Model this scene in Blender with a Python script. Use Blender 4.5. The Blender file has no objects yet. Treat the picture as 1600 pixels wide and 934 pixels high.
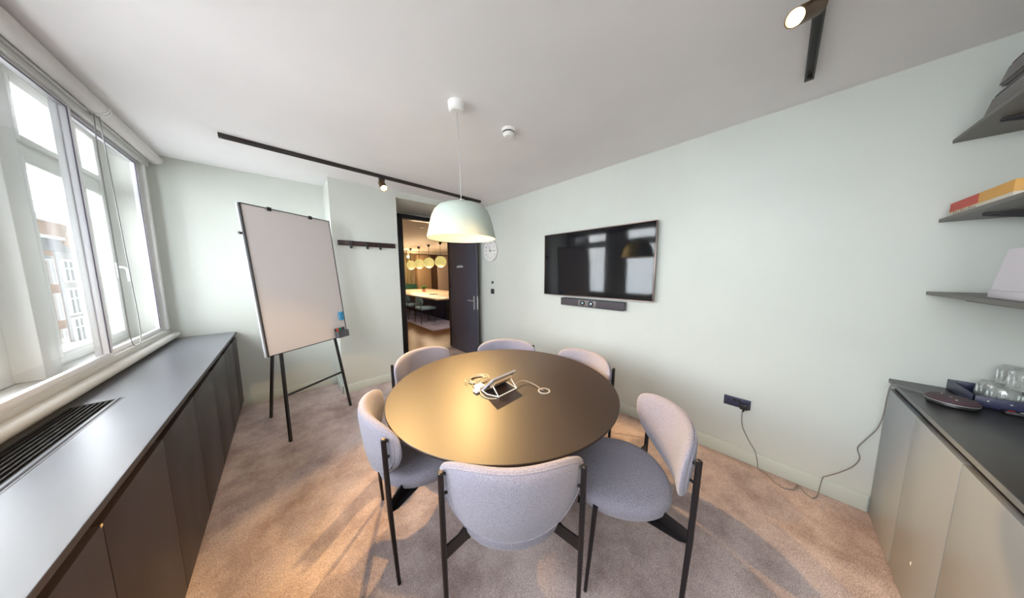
import bpy, bmesh, math, random
from mathutils import Vector, Matrix
random.seed(7)
sc = bpy.context.scene
COL = sc.collection

# ------------------------------------------------------------------ camera
F_PX, PITCH, ROLL, YAW = 383.3, 0.1059, -0.0032, 0.7509
cy, sy = math.cos(YAW), math.sin(YAW)
fwd0, right0, up0 = Vector((sy, cy, 0)), Vector((cy, -sy, 0)), Vector((0, 0, 1))
fwd = fwd0 * math.cos(PITCH) - up0 * math.sin(PITCH)
up = up0 * math.cos(PITCH) + fwd0 * math.sin(PITCH)
rt = right0 * math.cos(ROLL) + up * math.sin(ROLL)
up = up * math.cos(ROLL) - right0 * math.sin(ROLL)
cam = bpy.data.objects.new('camera', bpy.data.cameras.new('camera'))
COL.objects.link(cam)
M = Matrix((rt, up, -fwd)).transposed().to_4x4()
M.translation = Vector((0, 0, 1.5))
cam.matrix_world = M
cam.data.sensor_width = 36
cam.data.lens = 36 * F_PX / 1600
cam.data.clip_start = 0.02
cam.data.clip_end = 300
sc.camera = cam

# ------------------------------------------------------------------ look
sc.view_settings.view_transform = 'Standard'
sc.view_settings.look = 'None'
sc.view_settings.gamma = 1
sc.view_settings.exposure = 1.60
sc.view_settings.use_curve_mapping = False
sc.cycles.use_denoising = True
sc.cycles.max_bounces = 10
sc.cycles.diffuse_bounces = 6
sc.cycles.glossy_bounces = 5
sc.cycles.transparent_max_bounces = 16
sc.cycles.sample_clamp_indirect = 6
sc.cycles.caustics_reflective = False
sc.cycles.caustics_refractive = False

# ------------------------------------------------------------------ sky
SKY = 5.5
w = bpy.data.worlds.new('overcast_sky'); sc.world = w; w.use_nodes = True
nt = w.node_tree; nt.nodes.clear()
out = nt.nodes.new('ShaderNodeOutputWorld'); bg = nt.nodes.new('ShaderNodeBackground')
tc = nt.nodes.new('ShaderNodeTexCoord'); nz = nt.nodes.new('ShaderNodeTexNoise')
nz.inputs['Scale'].default_value = 2.2; nz.inputs['Detail'].default_value = 5
cr = nt.nodes.new('ShaderNodeValToRGB')
cr.color_ramp.elements[0].position = .35; cr.color_ramp.elements[0].color = (.84, .92, 1, 1)
cr.color_ramp.elements[1].position = .65; cr.color_ramp.elements[1].color = (.97, .985, 1, 1)
nt.links.new(tc.outputs['Generated'], nz.inputs['Vector']); nt.links.new(nz.outputs['Fac'], cr.inputs['Fac'])
nt.links.new(cr.outputs['Color'], bg.inputs['Color'])
# overcast sky, brighter on the street side (sun behind cloud to the west) than over this building
sx_ = nt.nodes.new('ShaderNodeSeparateXYZ'); mr = nt.nodes.new('ShaderNodeMapRange')
mr.inputs['From Min'].default_value = -.25; mr.inputs['From Max'].default_value = .35
mr.inputs['To Min'].default_value = SKY; mr.inputs['To Max'].default_value = SKY * .10
nt.links.new(tc.outputs['Generated'], sx_.inputs[0]); nt.links.new(sx_.outputs['X'], mr.inputs['Value']); nt.links.new(mr.outputs['Result'], bg.inputs['Strength'])
nt.links.new(bg.outputs[0], out.inputs[0])
# sky portal over the window opening (guides sky sampling, gives no light itself)
pl = bpy.data.lights.new('window_portal', 'AREA'); pl.shape = 'RECTANGLE'; pl.size = 1.9; pl.size_y = 5.0
pl.cycles.is_portal = True
po = bpy.data.objects.new('window_portal', pl); COL.objects.link(po)
po.location = (-1.25, 1.53, 1.8); po.rotation_euler = (0, -math.pi / 2, 0)

WARM = (1.0, 0.62, 0.24)
SPOT_W = 58.0
PENDANT_W = .9

# ------------------------------------------------------------------ materials
MATS = {}
def mat(name, col, rough=.5, metal=0., spec=.5, emit=None, estr=0., noise=None, bump=None, coat=0., aniso=0.):
    """noise=(scale, colour2, detail, lo, hi); bump=(scale, strength)"""
    if name in MATS: return MATS[name]
    m = bpy.data.materials.new(name); m.use_nodes = True
    t = m.node_tree; b = t.nodes['Principled BSDF']
    b.inputs['Base Color'].default_value = (*col, 1)
    b.inputs['Roughness'].default_value = rough
    b.inputs['Metallic'].default_value = metal
    b.inputs['Specular IOR Level'].default_value = spec
    b.inputs['Coat Weight'].default_value = coat
    b.inputs['Anisotropic'].default_value = aniso
    if emit:
        b.inputs['Emission Color'].default_value = (*emit, 1); b.inputs['Emission Strength'].default_value = estr
    tcn = t.nodes.new('ShaderNodeTexCoord')
    if noise:
        n = t.nodes.new('ShaderNodeTexNoise'); n.inputs['Scale'].default_value = noise[0]; n.inputs['Detail'].default_value = noise[2]
        r = t.nodes.new('ShaderNodeValToRGB')
        r.color_ramp.elements[0].position = noise[3]; r.color_ramp.elements[1].position = noise[4]
        r.color_ramp.elements[0].color = (*col, 1); r.color_ramp.elements[1].color = (*noise[1], 1)
        t.links.new(tcn.outputs['Object'], n.inputs['Vector']); t.links.new(n.outputs['Fac'], r.inputs['Fac'])
        t.links.new(r.outputs['Color'], b.inputs['Base Color'])
    if bump:
        n2 = t.nodes.new('ShaderNodeTexNoise'); n2.inputs['Scale'].default_value = bump[0]; n2.inputs['Detail'].default_value = 3
        bp = t.nodes.new('ShaderNodeBump'); bp.inputs['Strength'].default_value = bump[1]; bp.inputs['Distance'].default_value = .004
        t.links.new(tcn.outputs['Object'], n2.inputs['Vector']); t.links.new(n2.outputs['Fac'], bp.inputs['Height'])
        t.links.new(bp.outputs['Normal'], b.inputs['Normal'])
    MATS[name] = m
    return m

def glass_mat(name, tint=(1, 1, 1), refl=.08, rough=0.0):
    m = bpy.data.materials.new(name); m.use_nodes = True
    t = m.node_tree; t.nodes.clear()
    o = t.nodes.new('ShaderNodeOutputMaterial'); mx = t.nodes.new('ShaderNodeMixShader')
    tr = t.nodes.new('ShaderNodeBsdfTransparent'); tr.inputs[0].default_value = (*tint, 1)
    gl = t.nodes.new('ShaderNodeBsdfGlossy'); gl.inputs['Roughness'].default_value = rough
    lw = t.nodes.new('ShaderNodeLayerWeight'); lw.inputs['Blend'].default_value = .5
    pw = t.nodes.new('ShaderNodeMath'); pw.operation = 'POWER'; pw.inputs[1].default_value = 4
    ma = t.nodes.new('ShaderNodeMath'); ma.operation = 'MULTIPLY_ADD'; ma.inputs[1].default_value = .55; ma.inputs[2].default_value = refl * .6
    t.links.new(lw.outputs['Facing'], pw.inputs[0]); t.links.new(pw.outputs[0], ma.inputs[0]); t.links.new(ma.outputs[0], mx.inputs[0])
    t.links.new(tr.outputs[0], mx.inputs[1]); t.links.new(gl.outputs[0], mx.inputs[2])
    t.links.new(mx.outputs[0], o.inputs[0])
    return m

m_wall = mat('pale_green_paint', (.62, .645, .60), .65, noise=(3, (.635, .66, .615), 3, .4, .6), bump=(60, .04))
m_wallbase = mat('pale_green_skirting', (.64, .69, .63), .4)
m_ceil = mat('matt_ceiling_paint', (.86, .84, .85), .8, noise=(2, (.88, .86, .87), 2, .4, .6))
m_white = mat('white_gloss_paint', (.66, .66, .64), .3)
m_cream = mat('cream_gloss_paint', (.54, .53, .51), .35)
m_reveal = mat('reveal_paint', (.55, .55, .51), .5)
m_alu = mat('white_aluminium', (.80, .79, .82), .3)
m_seal = mat('dark_seal', (.10, .08, .13), .5)
m_black = mat('black_powder_coat', (.018, .017, .018), .4)
m_blackm = mat('black_steel', (.035, .030, .032), .35, metal=.6)
m_track = mat('black_track', (.022, .017, .015), .5)  # black rail; its brown cast stands in for warm lamp light
m_doorleaf = mat('navy_black_door', (.06, .06, .085), .36, spec=.8)
m_frame = mat('black_door_frame', (.02, .02, .026), .3)
m_brush = mat('brushed_steel', (.55, .55, .56), .35, metal=.6)
m_plast = mat('white_plastic', (.85, .84, .82), .35)
m_gplast = mat('dark_grey_plastic', (.06, .06, .07), .4)
m_white_b = mat('whiteboard_surface', (.72, .67, .665), .3)

def carpet():
    m = bpy.data.materials.new('taupe_carpet'); m.use_nodes = True
    t = m.node_tree; b = t.nodes['Principled BSDF']; b.inputs['Roughness'].default_value = .95; b.inputs['Specular IOR Level'].default_value = .1
    tcn = t.nodes.new('ShaderNodeTexCoord')
    n1 = t.nodes.new('ShaderNodeTexNoise'); n1.inputs['Scale'].default_value = 3.2; n1.inputs['Detail'].default_value = 8; n1.inputs['Roughness'].default_value = .65
    n2 = t.nodes.new('ShaderNodeTexNoise'); n2.inputs['Scale'].default_value = 240; n2.inputs['Detail'].default_value = 2
    r1 = t.nodes.new('ShaderNodeValToRGB'); r1.color_ramp.elements[0].position = .36; r1.color_ramp.elements[1].position = .62
    r1.color_ramp.elements[0].color = (.34, .265, .25, 1); r1.color_ramp.elements[1].color = (.60, .51, .49, 1)
    r2 = t.nodes.new('ShaderNodeValToRGB'); r2.color_ramp.elements[0].position = .35; r2.color_ramp.elements[1].position = .65
    r2.color_ramp.elements[0].color = (.62, .6, .6, 1); r2.color_ramp.elements[1].color = (1.25, 1.2, 1.2, 1)
    mx = t.nodes.new('ShaderNodeMix'); mx.data_type = 'RGBA'; mx.blend_type = 'MULTIPLY'; mx.inputs[0].default_value = 1
    for n in (n1, n2): t.links.new(tcn.outputs['Object'], n.inputs['Vector'])
    t.links.new(n1.outputs['Fac'], r1.inputs[0]); t.links.new(n2.outputs['Fac'], r2.inputs[0])
    t.links.new(r1.outputs[0], mx.inputs[6]); t.links.new(r2.outputs[0], mx.inputs[7]); t.links.new(mx.outputs[2], b.inputs['Base Color'])
    bp = t.nodes.new('ShaderNodeBump'); bp.inputs['Strength'].default_value = .5; bp.inputs['Distance'].default_value = .004
    t.links.new(n2.outputs['Fac'], bp.inputs['Height']); t.links.new(bp.outputs[0], b.inputs['Normal'])
    return m
m_carpet = carpet()

def fabric(name, c1, c2, scale=420):
    m = bpy.data.materials.new(name); m.use_nodes = True
    t = m.node_tree; b = t.nodes['Principled BSDF']; b.inputs['Roughness'].default_value = .9; b.inputs['Specular IOR Level'].default_value = .15
    b.inputs['Sheen Weight'].default_value = .25; b.inputs['Sheen Roughness'].default_value = .5
    tcn = t.nodes.new('ShaderNodeTexCoord')
    mp = t.nodes.new('ShaderNodeMapping'); mp.inputs['Scale'].default_value = (1, 1, 2.6)
    n = t.nodes.new('ShaderNodeTexNoise'); n.inputs['Scale'].default_value = scale; n.inputs['Detail'].default_value = 2
    r = t.nodes.new('ShaderNodeValToRGB'); r.color_ramp.elements[0].position = .4; r.color_ramp.elements[1].position = .6
    r.color_ramp.elements[0].color = (*c1, 1); r.color_ramp.elements[1].color = (*c2, 1)
    t.links.new(tcn.outputs['Object'], mp.inputs['Vector']); t.links.new(mp.outputs[0], n.inputs['Vector'])
    t.links.new(n.outputs['Fac'], r.inputs[0]); t.links.new(r.outputs[0], b.inputs['Base Color'])
    bp = t.nodes.new('ShaderNodeBump'); bp.inputs['Strength'].default_value = .35; bp.inputs['Distance'].default_value = .003
    t.links.new(n.outputs['Fac'], bp.inputs['Height']); t.links.new(bp.outputs[0], b.inputs['Normal'])
    return m
m_fabric = fabric('melange_wool', (.155, .145, .19), (.36, .34, .405))
m_felt = fabric('grey_felt', (.07, .06, .055), (.12, .10, .09), 200)

m_table = mat('dark_bronze_laminate', (.026, .015, .011), .43, spec=.7, bump=(90, .03))
m_counter = mat('graphite_laminate', (.13, .135, .155), .30, spec=.9)
m_cabdoor = mat('graphite_cabinet_door', (.024, .018, .021), .38, spec=.3)
m_cabdoor2 = mat('grey_cabinet_door', (.25, .265, .28), .30, spec=.9)
m_cabtop2 = mat('black_stone_laminate', (.035, .034, .036), .32, spec=.6)
m_gap = mat('shadow_gap_black', (.008, .006, .008), .6)
m_shelf = mat('charcoal_shelf', (.125, .112, .10), .45)

# ------------------------------------------------------------------ mesh helper
class MB:
    def __init__(s): s.bm = bmesh.new()
    def _new(s, geom_fn):
        n0 = len(s.bm.verts); geom_fn(); s.bm.verts.ensure_lookup_table(); return s.bm.verts[n0:]
    def box(s, a, b, bev=0., mtx=None):
        a, b = Vector(a), Vector(b)
        t = bmesh.new(); bmesh.ops.create_cube(t, size=1)
        sz = b - a; c = (a + b) / 2
        for v in t.verts: v.co = Vector((v.co.x * sz.x, v.co.y * sz.y, v.co.z * sz.z)) + c
        if bev > 0: bmesh.ops.bevel(t, geom=t.edges[:], offset=bev, segments=2, affect='EDGES', profile=.5)
        if mtx is not None: bmesh.ops.transform(t, matrix=mtx, verts=t.verts)
        s._merge(t); return s
    def _merge(s, t):
        me = bpy.data.meshes.new('tmp'); t.to_mesh(me); t.free(); s.bm.from_mesh(me); bpy.data.meshes.remove(me)
    def tube(s, pts, r, seg=10, closed=False, caps=True, flat=None):
        """sweep a circle (radius r or per-point list) along pts"""
        pts = [Vector(p) for p in pts]; n = len(pts)
        rs = r if isinstance(r, (list, tuple)) else [r] * n
        t = bmesh.new(); rings = []
        prev = None
        for i, p in enumerate(pts):
            if closed: d = pts[(i + 1) % n] - pts[i - 1]
            else: d = pts[min(i + 1, n - 1)] - pts[max(i - 1, 0)]
            d.normalize()
            if prev is None:
                q = Vector((0, 0, 1)) if abs(d.z) < .9 else Vector((1, 0, 0))
                u = d.cross(q).normalized()
            else:
                u = prev - d * prev.dot(d)
                u.normalize()
            prev = u; v = d.cross(u)
            ring = []
            for k in range(seg):
                a = 2 * math.pi * k / seg
                ring.append(t.verts.new(p + (u * math.cos(a) + v * math.sin(a)) * rs[i]))
            rings.append(ring)
        m = n if closed else n - 1
        for i in range(m):
            A, B = rings[i], rings[(i + 1) % n]
            for k in range(seg):
                t.faces.new((A[k], A[(k + 1) % seg], B[(k + 1) % seg], B[k]))
        if caps and not closed:
            t.faces.new(rings[0][::-1]); t.faces.new(rings[-1])
        bmesh.ops.recalc_face_normals(t, faces=t.faces[:])
        s._merge(t); return s
    def lathe(s, prof, c=(0, 0, 0), seg=48, axis=None, cap=True):
        """prof [(r,z)...] about z at c; axis optional direction"""
        t = bmesh.new(); rings = []
        for r, z in prof:
            if r < 1e-5: rings.append([t.verts.new((0, 0, z))])
            else: rings.append([t.verts.new((r * math.cos(2 * math.pi * k / seg), r * math.sin(2 * math.pi * k / seg), z)) for k in range(seg)])
        for A, B in zip(rings, rings[1:]):
            for k in range(seg):
                k2 = (k + 1) % seg
                if len(A) == 1 and len(B) == 1: continue
                if len(A) == 1: t.faces.new((A[0], B[k2], B[k]))
                elif len(B) == 1: t.faces.new((A[k], A[k2], B[0]))
                else: t.faces.new((A[k], A[k2], B[k2], B[k]))
        if cap:
            for R in (rings[0], rings[-1]):
                if len(R) > 1: t.faces.new(R)
        bmesh.ops.recalc_face_normals(t, faces=t.faces[:])
        M_ = Matrix.Translation(Vector(c))
        if axis is not None: M_ = M_ @ Vector((0, 0, 1)).rotation_difference(Vector(axis).normalized()).to_matrix().to_4x4()
        bmesh.ops.transform(t, matrix=M_, verts=t.verts)
        s._merge(t); return s
    def prism(s, poly, z0, z1, mtx=None):
        """poly of (x,y) extruded in z"""
        t = bmesh.new()
        A = [t.verts.new((x, y, z0)) for x, y in poly]; B = [t.verts.new((x, y, z1)) for x, y in poly]
        n = len(poly); t.faces.new(A[::-1]); t.faces.new(B)
        for k in range(n): t.faces.new((A[k], A[(k + 1) % n], B[(k + 1) % n], B[k]))
        bmesh.ops.recalc_face_normals(t, faces=t.faces[:])
        if mtx is not None: bmesh.ops.transform(t, matrix=mtx, verts=t.verts)
        s._merge(t); return s
    def hexa(s, p8):
        """8 corners: bottom 4 (ccw), top 4"""
        t = bmesh.new(); v = [t.verts.new(p) for p in p8]
        for f in ((3, 2, 1, 0), (4, 5, 6, 7), (0, 1, 5, 4), (1, 2, 6, 5), (2, 3, 7, 6), (3, 0, 4, 7)): t.faces.new([v[i] for i in f])
        bmesh.ops.recalc_face_normals(t, faces=t.faces[:])
        s._merge(t); return s
    def sphere(s, c, r, seg=32, sc_=(1, 1, 1)):
        t = bmesh.new(); bmesh.ops.create_uvsphere(t, u_segments=seg, v_segments=seg // 2, radius=r)
        for v in t.verts: v.co = Vector((v.co.x * sc_[0], v.co.y * sc_[1], v.co.z * sc_[2])) + Vector(c)
        s._merge(t); return s

def link(name, mb, m, parent=None, label=None, origin=None, smooth=True):
    """one mesh object. Top-level: origin at `origin` or base centre. Child: verts minus root origin."""
    bm = mb.bm
    if parent is None:
        if origin is None:
            xs = [v.co.x for v in bm.verts]; ys = [v.co.y for v in bm.verts]; zs = [v.co.z for v in bm.verts]
            origin = ((min(xs) + max(xs)) / 2, (min(ys) + max(ys)) / 2, min(zs))
        off = Vector(origin)
    else:
        root = parent
        while root.parent: root = root.parent
        off = Vector(root['_o']) if '_o' in root else root.location.copy()
    for v in bm.verts: v.co -= off
    me = bpy.data.meshes.new(name); bm.to_mesh(me); bm.free()
    if smooth:
        me.shade_smooth(); me.set_sharp_from_angle(angle=math.radians(35))
    ms = m if isinstance(m, list) else [m]
    for k in ms: me.materials.append(k)
    o = bpy.data.objects.new(name, me); COL.objects.link(o)
    if parent is None: o.location = off
    else: o.parent = parent
    if label: o['label'] = label
    return o

def tag(o, label, cat, group=None):
    o['label'] = label; o['category'] = cat
    if group: o['group'] = group
    return o
def thing(name, label, cat, loc, group=None):
    o = bpy.data.objects.new(name, None); COL.objects.link(o); o.location = loc; o.empty_display_size = .1
    return tag(o, label, cat, group)
def struct(name, mb, m, parent=None):
    o = link(name, mb, m, parent)
    if parent is None: o['kind'] = 'structure'
    return o
def copy_tree(o, parent=None):
    c = o.copy(); COL.objects.link(c)
    if parent: c.parent = parent
    for ch in list(o.children): copy_tree(ch, c)
    return c

def text_mb(s, size, mtx, depth=.0008, align='CENTER'):
    cu = bpy.data.curves.new('t', 'FONT'); cu.body = s; cu.size = size; cu.extrude = depth; cu.align_x = align; cu.align_y = 'CENTER'
    ob = bpy.data.objects.new('t', cu); COL.objects.link(ob)
    dg = bpy.context.evaluated_depsgraph_get(); dg.update()
    me = bpy.data.meshes.new_from_object(ob.evaluated_get(dg))
    mb = MB(); me.transform(mtx); mb.bm.from_mesh(me)
    bpy.data.objects.remove(ob); bpy.data.curves.remove(cu); bpy.data.meshes.remove(me)
    return mb
def basis(o, x, y):
    x = Vector(x).normalized(); y = Vector(y).normalized(); z = x.cross(y)
    M_ = Matrix((x, y, z)).transposed().to_4x4(); M_.translation = Vector(o); return M_
def smooth_path(pts, n=8):
    pts = [Vector(p) for p in pts]; o = []
    P = [pts[0]] + pts + [pts[-1]]
    for i in range(1, len(P) - 2):
        a, b, c, d = P[i - 1], P[i], P[i + 1], P[i + 2]
        for k in range(n):
            t = k / n
            o.append(.5 * ((2 * b) + (c - a) * t + (2 * a - 5 * b + 4 * c - d) * t * t + (-a + 3 * b - 3 * c + d) * t ** 3))
    o.append(pts[-1]); return o

# ================================================================== STRUCTURE
H = 2.6; XR = 2.582; YN = -.92
struct('floor', MB().box((-1.3, -1.1, -.12), (2.75, 4.47, 0)), m_carpet)
struct('ceiling', MB().box((-.90, -1.1, H), (2.75, 4.42, H + .15)), m_ceil)
struct('wall_right', MB().box((XR, -1.1, 0), (XR + .15, 4.5, H)), m_wall)
struct('wall_near', MB().box((-1.3, YN - .15, 0), (XR, YN, H)), m_wall)
struct('wall_back', MB().box((-1.25, 4.02, 0), (.4617, 4.5, 2.72)), m_wall)
struct('wall_pier', MB().box((.4617, 3.584, 0), (1.2011, 4.5, H)), m_wall)
struct('wall_bulkhead', MB().box((1.2011, 3.584, 2.52), (XR, 4.40, H)), m_wall)
struct('wall_door', MB().box((1.2011, 4.40, 0), (1.475, 4.50, H)).box((1.475, 4.40, 2.495), (2.49, 4.50, H)).box((2.49, 4.40, 0), (XR, 4.50, H)), m_wall)
# window wall: below the sill, above the lining, end reveal
struct('wall_left', MB().box((-1.20, YN, 0), (-.84, 4.02, .90)).box((-.90, YN, 2.495), (-.84, 4.02, H)), m_cream)
struct('wall_left_end', MB().box((-1.20, 3.95, .90), (-.845, 4.02, 2.72)).box((-1.20, YN, .90), (-.845, -.87, 2.72)), m_reveal)
struct('trim_reveal_head', MB().box((-1.20, -.87, 2.70), (-.84, 3.95, 2.76)), m_reveal)
struct('trim_inner_sill', MB().box((-1.08, -.87, .90), (-.862, 3.95, .932)), m_white)
# rounded bead along the counter back
prof = MB()
prof.box((-.845, YN, .885), (-.80, 4.01, .935), .0)
prof.tube([(-.803, YN, .91), (-.803, 4.01, .91)], .025, 16)
struct('trim_sill_bead', prof, m_cream)
struct('baseboard_right', MB().box((XR - .014, -.50, 0), (XR, 4.39, .108), .004), m_wallbase)
struct('baseboard_back', MB().box((-.40, 4.006, 0), (.448, 4.02, .108), .004), m_wallbase)
struct('baseboard_pier', MB().box((.4477, 3.57, 0), (.4617, 4.02, .108), .004).box((.4477, 3.57, 0), (1.215, 3.584, .108), .004), m_wallbase)

# secondary glazing (inner sliding windows)
def inner_window(n, y0, y1, x):
    z0, z1 = .972, 2.495
    f = MB(); s = .045
    f.box((x - .012, y0, z0), (x + .012, y0 + s, z1), .003).box((x - .012, y1 - s, z0), (x + .012, y1, z1), .003)
    f.box((x - .012, y0 + s, z0), (x + .012, y1 - s, z0 + .03), .003).box((x - .012, y0 + s, z1 - .04), (x + .012, y1 - s, z1), .003)
    o = struct('window_%d' % n, f, m_alu)
    sl = MB()
    for yy in (y0 + s, y1 - s): sl.box((x + .0125, yy - .004, z0 + .03), (x + .0155, yy + .004, z1 - .04))
    sl.box((x + .0125, y0 + s, z1 - .044), (x + .0155, y1 - s, z1 - .037))
    link('gasket', sl, m_seal, o)
    link('pane', MB().box((x - .002, y0 + s, z0 + .03), (x + .002, y1 - s, z1 - .04)), m_glass, o)
m_glass = glass_mat('window_glass', (.985, .99, .99), .05)
inner_window(1, 2.845, 3.90, -.872)
inner_window(2, 1.75, 2.895, -.846)
inner_window(3, .60, 1.80, -.872)
inner_window(4, -.87, .65, -.846)
struct('trim_glazing_track', MB().box((-.89, -.87, .932), (-.83, 3.95, .972), .003).box((-.835, -.87, .935), (-.826, 3.95, .965), .002), m_cream)
struct('trim_glazing_jamb', MB().box((-.89, 3.90, .972), (-.825, 3.95, 2.495), .004), m_white)
struct('trim_glazing_head', MB().box((-.84, YN, 2.47), (-.815, 3.99, 2.53), .004), m_cream)

# outer timber windows
def outer_window(n, y0, y1, handle=False, post=.5):
    """unit between y0 and y1: left light, post, right light, transom"""
    xi, xo = -1.05, -1.11
    f = MB(); w_ = y1 - y0
    zb, zt = .932, 2.70
    f.box((xo, y0, zb), (xi, y0 + .075, zt), .004).box((xo, y1 - .05, zb), (xi, y1, zt), .004)
    f.box((xo, y0 + .075, zb), (xi, y1 - .05, zb + .045), .004).box((xo, y0 + .075, 2.62), (xi, y1 - .05, zt), .004)
    ym = y0 + .075 + (w_ - .125) * post
    f.box((xo, ym - .03, zb + .045), (xi, ym + .03, 2.62), .004)
    f.box((xo, y0 + .075, 2.185), (xi - .005, y1 - .05, 2.265), .003)
    o = struct('window_%d' % n, f, m_white)
    for a, b in ((y0 + .075, ym - .03), (ym + .03, y1 - .05)):
        for z0, z1 in ((zb + .045, 2.185), (2.265, 2.62)):
            c = MB(); s = .038
            c.box((xo + .008, a, z0), (xi + .012, a + s, z1), .005).box((xo + .008, b - s, z0), (xi + .012, b, z1), .005)
            c.box((xo + .008, a + s, z0), (xi + .012, b - s, z0 + s), .005).box((xo + .008, a + s, z1 - s), (xi + .012, b - s, z1), .005)
            cs = link('casement', c, m_white, o)
            link('pane', MB().box((-1.083, a + s, z0 + s), (-1.079, b - s, z1 - s)), m_glass, cs)
    if handle:
        h = MB().box((-1.038, y1 - .079, 1.47), (-1.030, y1 - .061, 1.60), .003)
        h.tube(smooth_path([(-1.032, y1 - .07, 1.56), (-1.005, y1 - .07, 1.56), (-.985, y1 - .075, 1.545), (-.98, y1 - .08, 1.50), (-.98, y1 - .08, 1.44)], 4), .008, 8)
        link('window_handle', h, m_plast, o)
    return o
outer_window(5, 2.91, 3.945, True, .635)
outer_window(6, .92, 2.55)
outer_window(7, -.87, .80)
struct('trim_window_stile', MB().box((-1.11, 2.80, .932), (-1.055, 2.91, 2.70), .004).box((-1.11, 2.55, .932), (-1.055, 2.655, 2.70), .004), m_white)
for n, (a, b) in enumerate(((2.655, 2.80), (.80, .92))):
    struct('wall_mullion_%d' % (n + 1), MB().box((-1.14, a, .932), (-.972, b, 2.70), .008), m_white)
struct('trim_outer_sill', MB().box((-1.35, -.9, .86), (-1.11, 4.0, .93)).box((-1.20, -.87, .88), (-1.05, 3.95, .932)), m_cream)

# door opening
fr = MB().box((1.475, 4.37, 0), (1.555, 4.52, 2.495), .004).box((2.455, 4.40, 0), (2.49, 4.52, 2.495), .004).box((1.555, 4.37, 2.43), (2.455, 4.52, 2.495), .004)
struct('trim_door_frame', fr, m_frame)
struct('trim_threshold', MB().box((1.555, 4.36, 0), (2.455, 4.52, .006)), mat('threshold_grey', (.30, .29, .28), .5))
# open leaf, parallel to the right wall
DX0, DX1, DY0, DY1 = 2.425, 2.469, 3.50, 4.385
leaf = MB().box((DX0, DY0, .008), (DX1, DY1, 2.425), .002)
door = struct('door_1', leaf, m_doorleaf); door['label'] = 'navy door leaf standing open against the wall'
def lever(side):
    x = DX0 if side < 0 else DX1
    s = -1 if side < 0 else 1
    k = MB().box((min(x, x + s * .008), DY0 + .045, .86), (max(x, x + s * .008), DY0 + .085, 1.10), .003)
    k.tube([(x, DY0 + .065, 1.02), (x + s * .05, DY0 + .065, 1.02)], .010, 12)
    k.tube([(x + s * .045, DY0 + .055, 1.02), (x + s * .045, DY0 + .20, 1.02)], .010, 12)
    k.lathe([(0, 0), (.013, 0), (.013, .012), (0, .012)], (x, DY0 + .065, .92), 16, axis=(s, 0, 0))
    return k
link('door_handle', lever(-1), m_brush, door); link('door_handle', lever(1), m_brush, door)
link('lock_plate', MB().box((DX0 + .010, DY0 - .002, .87), (DX1 - .010, DY0 + .001, 1.10)), m_brush, door)
for z in (.35, 1.25, 2.1): link('hinge', MB().tube([(DX0 - .004, DY1 + .005, z - .05), (DX0 - .004, DY1 + .005, z + .05)], .008, 10), m_blackm, door)
tm = MB()
for k in range(7):      # small illegible script lettering
    y = 4.13 - k * .032; hgt = (.022, .045, .030, .050, .026, .048, .030)[k]
    tm.tube([(DX0 - .001, y, 1.60 + .006 * (k % 2)), (DX0 - .001, y - .016, 1.60 + hgt)], .0045, 6)
    tm.tube([(DX0 - .001, y - .016, 1.60 + hgt * .9), (DX0 - .001, y - .030, 1.603)], .0035, 6)
link('door_lettering', tm, mat('white_vinyl', (.85, .85, .85), .5), door, label='small white lettering')

# ================================================================== WINDOW COUNTER (cabinet run)
CX = -.4155; CT = .8686
ct = MB()
gy0, gy1 = .05, 2.25        # grille opening
ct.box((-.838, YN + .005, CT - .022), (-.79, 4.015, CT)).box((CX - .225, YN + .005, CT - .022), (CX, 4.015, CT))
ct.box((-.79, YN + .005, CT - .022), (CX - .225, gy0, CT)).box((-.79, gy1, CT - .022), (CX - .225, 4.015, CT))
co = link('worktop', ct, m_counter, None)
link('front_edging', MB().box((CX, YN + .005, CT - .022), (CX + .0015, 4.015, CT - .0005)), mat('dark_edging', (.025, .02, .022), .4), co)
tag(co, 'long graphite worktop under the windows with an inset air grille', 'worktop')
ug = MB()
for k in range(8):
    x = -.785 + k * .0165
    ug.box((x, gy0 + .005, CT - .014), (x + .0065, gy1 - .005, CT + .001), .001)
ug.box((-.655, gy0 + .004, CT - .003), (-.6475, gy1 - .002, CT + .0022))
ug.box((-.785, gy0 + .002, CT - .022), (-.665, gy1 - .002, CT - .018))
gr = thing('air_grille', 'long slatted black air grille let into the worktop below the windows', 'vent', (-.72, 1.15, CT - .03))
link('slats', ug, m_gap, gr)
link('grille_frame', MB().box((-.789, gy0 + .001, CT - .02), (-.786, gy1 - .001, CT + .0012)).box((-.664, gy0 + .001, CT - .02), (-.6415, gy1 - .001, CT + .001)).box((-.786, gy0 + .001, CT - .02), (-.664, gy0 + .005, CT + .001)).box((-.786, gy1 - .005, CT - .02), (-.664, gy1 - .001, CT + .001)), m_counter, gr)
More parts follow.
